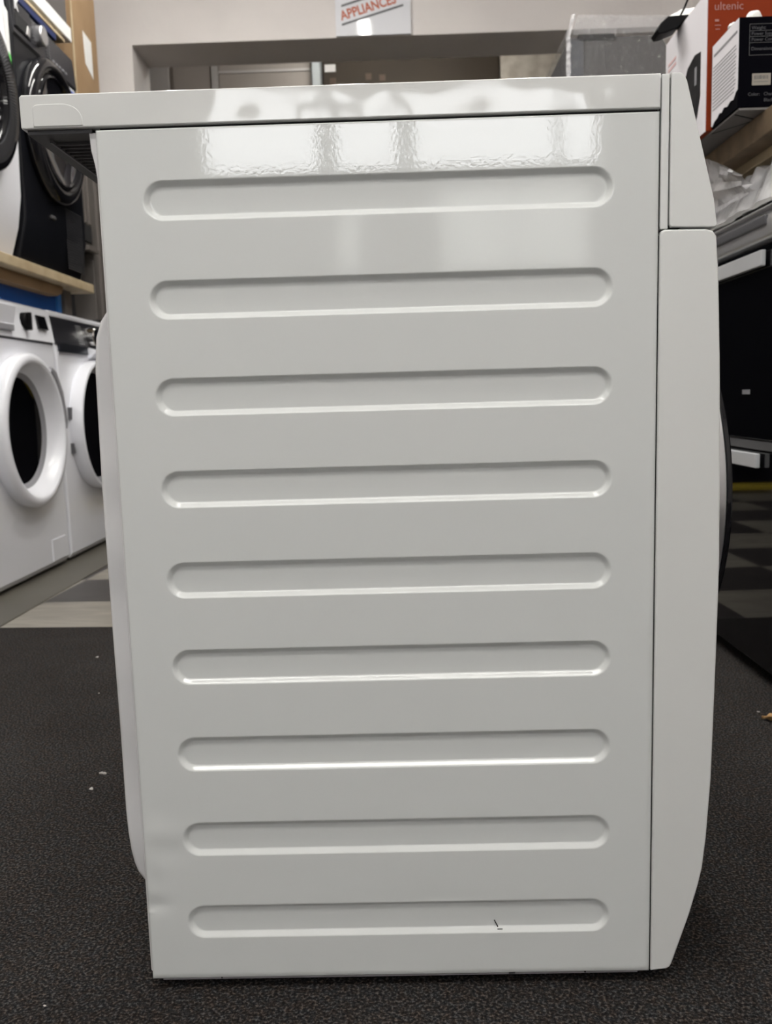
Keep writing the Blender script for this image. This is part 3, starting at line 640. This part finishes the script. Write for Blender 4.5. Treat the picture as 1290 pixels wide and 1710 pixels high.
# plastic bag of fittings on the hob
bg_ = thing('plastic_bag', 'crumpled clear plastic bag of white packing pieces on the cooker', 'bag', (0.95, 1.15, 0.922))
def crumple(x0, x1, y0, y1, z0, hfun, n=46, amp=0.02, seed=0):
    b = MB(); g = []
    for j in range(n):
        row = []
        for i in range(n):
            u, v = i/(n-1), j/(n-1); x = x0+(x1-x0)*u; y = y0+(y1-y0)*v
            ed = min(1, 14*min(u, 1-u, v, 1-v)); h = hfun(x, y)
            c = noise.cell_vector(Vector((x*14+seed, y*14, 0)))
            q = noise.voronoi(Vector((x*16+seed, y*16, 0.3)))[0]
            k = (q[1]-q[0])
            dz = amp*(k*1.6-0.5) + 0.5*amp*noise.noise(Vector((x*40, y*40, seed)))
            row.append(b.bm.verts.new((x + 0.012*noise.noise(Vector((y*20, x*9, 3+seed))), y + 0.012*noise.noise(Vector((x*20, y*9, 7+seed))), z0 + max(0.0, (h+dz)*ed))))
        g.append(row)
    for j in range(n-1):
        for i in range(n-1): b.bm.faces.new((g[j][i], g[j][i+1], g[j+1][i+1], g[j+1][i]))
    return b
def bagh(x, y):
    return 0.070 + 0.010*math.exp(-((y-1.0)**2/0.02))
crumple(0.690, 1.10, 0.80, 1.37, 0.9225, bagh, 70, 0.013).build('bag_film', M['bag'], bg_, ang=25)
crumple(0.71, 1.08, 0.83, 1.34, 0.9228, lambda x, y: bagh(x, y)*0.62, 40, 0.018, 5).build('packing_sheet', M['foam'], bg_, ang=20)
nk = MB(); g = []
for j in range(12):
    row = []
    for i in range(16):
        u, v = i/15, j/11
        tp = [(0, .965, .985), (.42, 1.12, 1.050), (.58, 1.17, 1.064), (1, 1.33, 1.03)]; k = max(q for q in range(3) if tp[q][0] <= u); f = (u-tp[k][0])/(tp[k+1][0]-tp[k][0]); ty = tp[k][1]+(tp[k+1][1]-tp[k][1])*f; tz = tp[k][2]+(tp[k+1][2]-tp[k][2])*f
        by = 0.93+0.42*u; y = by+(ty-by)*v; z = 0.945+(tz-0.945)*v; x = 0.684 - 0.020*v + 0.016*noise.noise(Vector((u*9, v*4, 2)))
        row.append(nk.bm.verts.new((min(x, 0.684), y, z)))
    g.append(row)
for j in range(11):
    for i in range(15): nk.bm.faces.new((g[j][i], g[j][i+1], g[j+1][i+1], g[j+1][i]))
nk.build('bag_neck', M['bag'], bg_, ang=25)
for x, y, z, s, c in ((0.74, 1.19, 0.955, 0.016, 'clip'), (0.76, 1.00, 0.975, 0.020, 'clip'), (0.80, 1.10, 0.985, 0.022, 'foam'), (0.77, 1.27, 0.985, 0.020, 'foam'), (0.75, 1.07, 0.950, 0.016, 'clip')):
    MB().box(x-s, x+s, y-s, y+s, z-s*0.8, z+s*0.8, 0.002, rot=Matrix.Rotation(rnd.random()*2, 4, 'Z') @ Matrix.Rotation(0.5, 4, 'X')).build('packing_piece', M[c], bg_)

# ------------------------------------------------------------------ right row : timber shelf with cartons
ts = thing('timber_shelf', 'rough timber shelf along the right wall above the cooker', 'shelf', (1.05, 1.0, 0.0))
MB().box(0.688, 0.735, 0.10, 2.30, 1.038, 1.082, 0.002).build('beam', M['timber'], ts)
MB().box(0.735, 0.775, 0.10, 2.30, 1.020, 1.045, 0.002).build('ledger', M['plywood'], ts)
MB().box(0.735, 1.44, 0.10, 2.30, 1.060, 1.082).build('shelf_board', M['timber_dark'], ts)
for y in (0.35, 0.95, 1.65, 2.2): MB().box(0.775, 1.44, y, y+0.05, 1.015, 1.060, 0.002).build('joist', M['timber_dark'], ts)
for y in (0.15, 2.22): MB().box(1.38, 1.44, y, y+0.05, -0.0, 1.06).build('upright', M['timber_dark'], ts)
MB().box(1.42, 1.449, 0.10, 2.30, 0.93, 1.0).build('wall_batten', M['timber_dark'], ts)
# flattened grey carton between shelf and boxes
gs = thing('flattened_carton', 'flattened grey cardboard sheet sticking out under the two boxes', 'cardboard', (0.85, 1.0, 1.082))
MB().box(0.640, 1.12, 0.907, 1.62, 1.0825, 1.0865).build('sheet', M['carton_grey'], gs)
b = MB()
b.prism([(0.642, 1.05), (0.690, 0.98), (0.690, 0.983), (0.642, 1.054)], 'z', 1.0818, 1.0826)
b.prism([(0.642, 0.93), (0.690, 0.962), (0.690, 0.965), (0.642, 0.934)], 'z', 1.0818, 1.0826)
b.build('fold_crease', M['gap'], gs)

ob = thing('product_box', 'tall orange box with white side and dark appliance picture on the shelf', 'box', (0.83, 1.18, 1.0865))
ox0, oy0, oy1, oz0, oz1 = 0.628, 1.048, 1.320, 1.0868, 1.352
MB().box(ox0+0.001, 1.02, oy0, oy1, oz0, oz1, 0.0015).build('carton', M['box_orange'], ob)
ws = MB().box(ox0, ox0+0.0015, oy0+0.003, oy1, oz0, oz1-0.001).build('white_side', M['box_white'], ob)
pic = [(1.084, 1.250), (1.12, 1.256), (1.165, 1.245), (1.195, 1.21), (1.20, 1.17), (1.19, 1.12), (1.15, 1.10), (1.115, 1.115), (1.10, 1.13), (1.084, 1.165)]
MB().prism(pic, 'x', ox0-0.0006, ox0+0.0005).build('appliance_picture', M['fryer'], ws)
MB().box(ox0-0.0010, ox0, 1.106, 1.118, 1.195, 1.230).build('picture_highlight', M['print_grey'], ws)
b = MB()
for z in (1.295, 1.283): b.box(ox0-0.0006, ox0, 1.245, 1.300, z, z+0.006)
b.build('faint_print', M['print_pink'], ws)
text('brand_lettering', 'ultenic', 0.0215, M['print_pale'], ob, (ox0+0.012, oy0-0.0006, 1.313), ((1, 0, 0), (0, 0, 1)), depth=0.0003)
b = MB(); b.box(0.642, 0.650, oy0-0.0006, oy0, 1.292, 1.296); b.box(0.642, 0.654, oy0-0.0006, oy0, 1.284, 1.2855); b.box(0.644, 0.652, oy0-0.0006, oy0, 1.277, 1.2785); b.build('small_print', M['print_pale'], ob)

bb = thing('product_box', 'black box with white printed side and specification text in front of the orange one', 'box', (0.83, 0.97, 1.0865))
bx0, by0, by1, bz0, bz1 = 0.636, 0.905, 1.040, 1.0868, 1.243
MB().box(bx0+0.0008, 0.98, by0, by1, bz0, bz1, 0.0012).build('carton', M['box_black'], bb)
wsd = MB().prism([(by0+0.001, bz1-0.001), (by1, bz1-0.001), (by1, bz0+0.006), (1.034, bz0+0.003), (1.022, bz0+0.010), (1.008, bz0+0.012), (0.996, bz0+0.018), (0.985, bz0+0.015), (0.972, bz0+0.021), (0.956, bz0+0.017), (0.940, bz0+0.022), (0.925, bz0+0.020), (0.914, bz0+0.030), (by0+0.001, bz0+0.032)], 'x', bx0, bx0+0.001).build('white_label', M['box_white'], bb)
b = MB()
b.box(bx0-0.0005, bx0, 0.912, 1.030, 1.2190, 1.2235)
for i in range(13): b.box(bx0-0.0005, bx0, 0.914+0.01*rnd.random(), 1.033, 1.1985-i*0.0066, 1.2000-i*0.0066)
b.build('printed_text', M['print_grey'], wsd)
def spec(s, x, z, size=0.0082): return text('printed_text', s, size, M['print_dim'], bb, (x, by0-0.0005, z), ((1, 0, 0), (0, 0, 1)), depth=0.0002)
sx = bx0+0.023
spec('Weight:', sx, 1.2210); spec('Power Supply:', sx, 1.2110); spec('Power Consumption:', sx, 1.2010); spec('Dimensions:', sx, 1.1850)
spec('Color:   Charm', bx0+0.019, 1.1065); spec('Black', bx0+0.048, 1.0960)
b = MB()
x0, x1, zt_, zb_ = bx0+0.0195, 0.95, 1.2300, 1.1765
for z in (zt_, 1.2185, 1.2085, 1.1980, zb_): b.box(x0, x1, by0-0.0004, by0, z, z+0.0006)
b.box(x0, x0+0.0006, by0-0.0004, by0, zb_, zt_); b.build('table_lines', M['rib_plastic'], bb)
st = MB().box(bx0+0.026, bx0+0.060, by0-0.0006, by0, 1.1245, 1.1450, 0.0002).build('barcode_sticker', M['barcode'], bb)
b = MB()
for i in range(14): b.box(bx0+0.0300+i*0.0018, bx0+0.0300+i*0.0018+rnd.choice((0.0007, 0.0011)), by0-0.0009, by0-0.0005, 1.1350, 1.1415)
b.box(bx0+0.029, bx0+0.055, by0-0.0009, by0-0.0005, 1.1300, 1.1307); b.build('barcode', M['print_dark'], st)

def lump(name, label, cat, c, rad, m, seed, sq=(1, 1, 1), amp=0.25):
    bm = bmesh.new(); bmesh.ops.create_icosphere(bm, subdivisions=4, radius=1)
    for v in bm.verts:
        n = noise.noise(v.co*1.8+Vector((seed, 0, 0)))*amp + noise.voronoi(v.co*1.7+Vector((seed, 3, 0)))[0][0]*amp*0.7
        v.co = Vector((v.co.x*sq[0], v.co.y*sq[1], max(v.co.z, -0.55)*sq[2]))*rad*(1+n)
    z0 = min(v.co.z for v in bm.verts)
    for v in bm.verts: v.co.z -= z0
    me = bpy.data.meshes.new(name); bm.to_mesh(me); bm.free()
    for p in me.polygons: p.use_smooth = True
    me.set_sharp_from_angle(angle=R(30)); me.materials.append(m)
    o = bpy.data.objects.new(name, me); COL.objects.link(o); o.location = c
    return tag(o, label, cat)
lump('packing_foam', 'white lump of packing foam on top of the black box', 'packing foam', (bx0+0.040, by0+0.035, bz1), 0.0145, M['foam'], 2, (1.0, 0.9, 1.0), 0.08)
lump('packing_paper', 'small cream scrap of packing paper on the black box corner', 'packing paper', (bx0+0.010, by0+0.055, bz1), 0.0080, M['foam'], 5, (1.0, 1.6, 0.8), 0.3)
# black plug and lead hanging over the orange box's white side
pl = thing('power_plug', 'black mains plug on a thin lead resting on the white box edge', 'plug', (0.615, 1.20, oz1))
MB().prism([(0.572, 1.338), (0.580, 1.352), (0.596, 1.366), (0.640, 1.368), (0.640, 1.3525), (0.626, 1.3525), (0.618, 1.342), (0.590, 1.332), (0.577, 1.330)], 'y', 1.20, 1.245, 0.003).build('plug_body', M['rubber'], pl)
MB().tube([(0.622, 1.22, 1.362), (0.634, 1.215, 1.385), (0.645, 1.19, 1.42), (0.66, 1.16, 1.44), (0.70, 1.13, 1.44), (0.76, 1.11, 1.40), (0.80, 1.10, 1.36), (0.86, 1.10, 1.357)], 0.0022).build('cable', M['rubber'], pl)
lump('packing_bag', 'pale crumpled plastic bag on top of the orange box', 'bag', (0.680, 1.310, oz1), 0.048, M['foam'], 9, (1.1, 1.1, 0.8), 0.3)

# ------------------------------------------------------------------ bubble wrapped appliance
bw = thing('wrapped_fridge', 'tall dark grey appliance in bubble wrap beside the wall opening', 'fridge', (1.0, 3.1, -0.006))
MB().box(0.685, 1.30, 2.76, 3.40, -0.006, 1.915, 0.006).build('body', M['wrap_dark'], bw)
MB().box(0.685, 0.74, 2.755, 2.765, -0.0, 1.905, 0.002).build('edge_band', mat('slate_band', (0.06, 0.065, 0.08), 0.4), bw)
MB().box(0.72, 0.86, 2.75, 2.77, 1.902, 1.922, 0.002).build('tape', M['rubber'], bw)
b = MB(); n = 60
for (fx, fy, N_) in ((lambda u: 0.677+(1.31-0.677)*u, lambda u: 2.748, 110), (lambda u: 0.677, lambda u: 2.748+0.66*u, 40)):
    g = []
    for j in range(100):
        v = j/99; row = []
        for i in range(N_):
            u = i/(N_-1); x, y = fx(u), fy(u)
            top = 1.985 - 0.020*u + 0.006*noise.noise(Vector((u*25, 0, 1)))
            z = 1.15 + (top-1.15)*v
            k = 0.006*noise.noise(Vector((x*18, y*18, z*18))) + 0.004*noise.noise(Vector((x*55, y*55, z*55)))
            lean = 0.03*max(0, (z-1.915)/0.07)
            row.append(b.bm.verts.new((x + k*(1 if fy(0) != fy(1) else 0.5) + lean*0.7, y - abs(k) - 0.001 + lean*0.3, z)))
        g.append(row)
    for j in range(99):
        for i in range(N_-1): b.bm.faces.new((g[j][i], g[j][i+1], g[j+1][i+1], g[j+1][i]))
b.build('bubble_wrap', M['bubble'], bw, ang=60)
b = MB(); g = []
for j in range(160):
    z = 1.30 + 0.69*j/159; row = []
    for i in range(5):
        u = i/4; k = noise.noise(Vector((u*2, z*45, 4)))
        row.append(b.bm.verts.new((0.672 + 0.016*u + 0.004*k + 0.02*max(0, (z-1.915)/0.07), 2.742 - 0.006*abs(k)*2, z)))
    g.append(row)
for j in range(159):
    for i in range(4): b.bm.faces.new((g[j][i], g[j][i+1], g[j+1][i+1], g[j+1][i]))
b.build('wrap_fold', M['fold'], bw, ang=60)
b = MB(); g = []
for j in range(14):
    row = []
    for i in range(120):
        u = i/119; v = j/13; k = noise.noise(Vector((u*60, v*5, 8)))
        row.append(b.bm.verts.new((0.695 + 0.60*u + 0.02*v, 2.744 - 0.01*abs(k), 1.918 + (0.072 - 0.025*u + 0.006*noise.noise(Vector((u*40, 0, 2))))*v)))
    g.append(row)
for j in range(13):
    for i in range(119): b.bm.faces.new((g[j][i], g[j][i+1], g[j+1][i+1], g[j+1][i]))
b.build('wrap_crest', film('bubble_wrap_crest', 0.30, col=(0.6, 0.6, 0.62), rough=0.15, scale_bub=70), bw, ang=60)

# ------------------------------------------------------------------ floor litter
lf = MB(); g = []
for j in range(9):
    row = []
    for i in range(13):
        u, v = i/12*2-1, j/8*2-1
        hw = (1-abs(u)**1.8)**0.8*(0.75+0.25*math.sin(u*9))
        x = 0.024*u; y = 0.012*v*hw
        row.append(lf.bm.verts.new((x, y, 0.003 + 0.006*abs(v)*hw + 0.003*math.sin(u*5+v*3)+0.002)))
    g.append(row)
for j in range(8):
    for i in range(12): lf.bm.faces.new((g[j][i], g[j][i+1], g[j+1][i+1], g[j+1][i]))
o = lf.build('dry_leaf', M['leaf']); o.location = (0.642, 0.672, 0.0); o.rotation_euler = (0, 0, R(-25))
so = o.modifiers.new('solid', 'SOLIDIFY'); so.thickness = 0.0012
tag(o, 'small curled dry brown leaf on the carpet at the right', 'leaf')
b = MB()
pts = [(-0.481, 0.513, 0.004), (-0.486, 0.517, 0.003), (-0.71, 1.153, 0.003), (-0.482, 0.46, 0.003), (0.60, 0.90, 0.003), (0.545, 0.36, 0.002), (0.50, 0.30, 0.0018), (0.47, 0.12, 0.002), (0.63, 0.72, 0.0018), (-0.36, -0.02, 0.0015), (-0.62, 0.9, 0.0015), (0.40, 0.02, 0.0016)]
for x, y, s in pts:
    for k in range(3):
        dx, dy = rnd.uniform(-s, s), rnd.uniform(-s, s)
        b.box(x+dx-s*0.6, x+dx+s*0.6, y+dy-s*0.4, y+dy+s*0.4, 0.0005, s*0.8, s*0.2, rot=Matrix.Rotation(rnd.random()*3, 4, 'Z'))
o = b.build('lint_specks', M['lint'])
tag(o, 'scattered pale lint specks on the charcoal carpet', 'lint', kind='stuff')
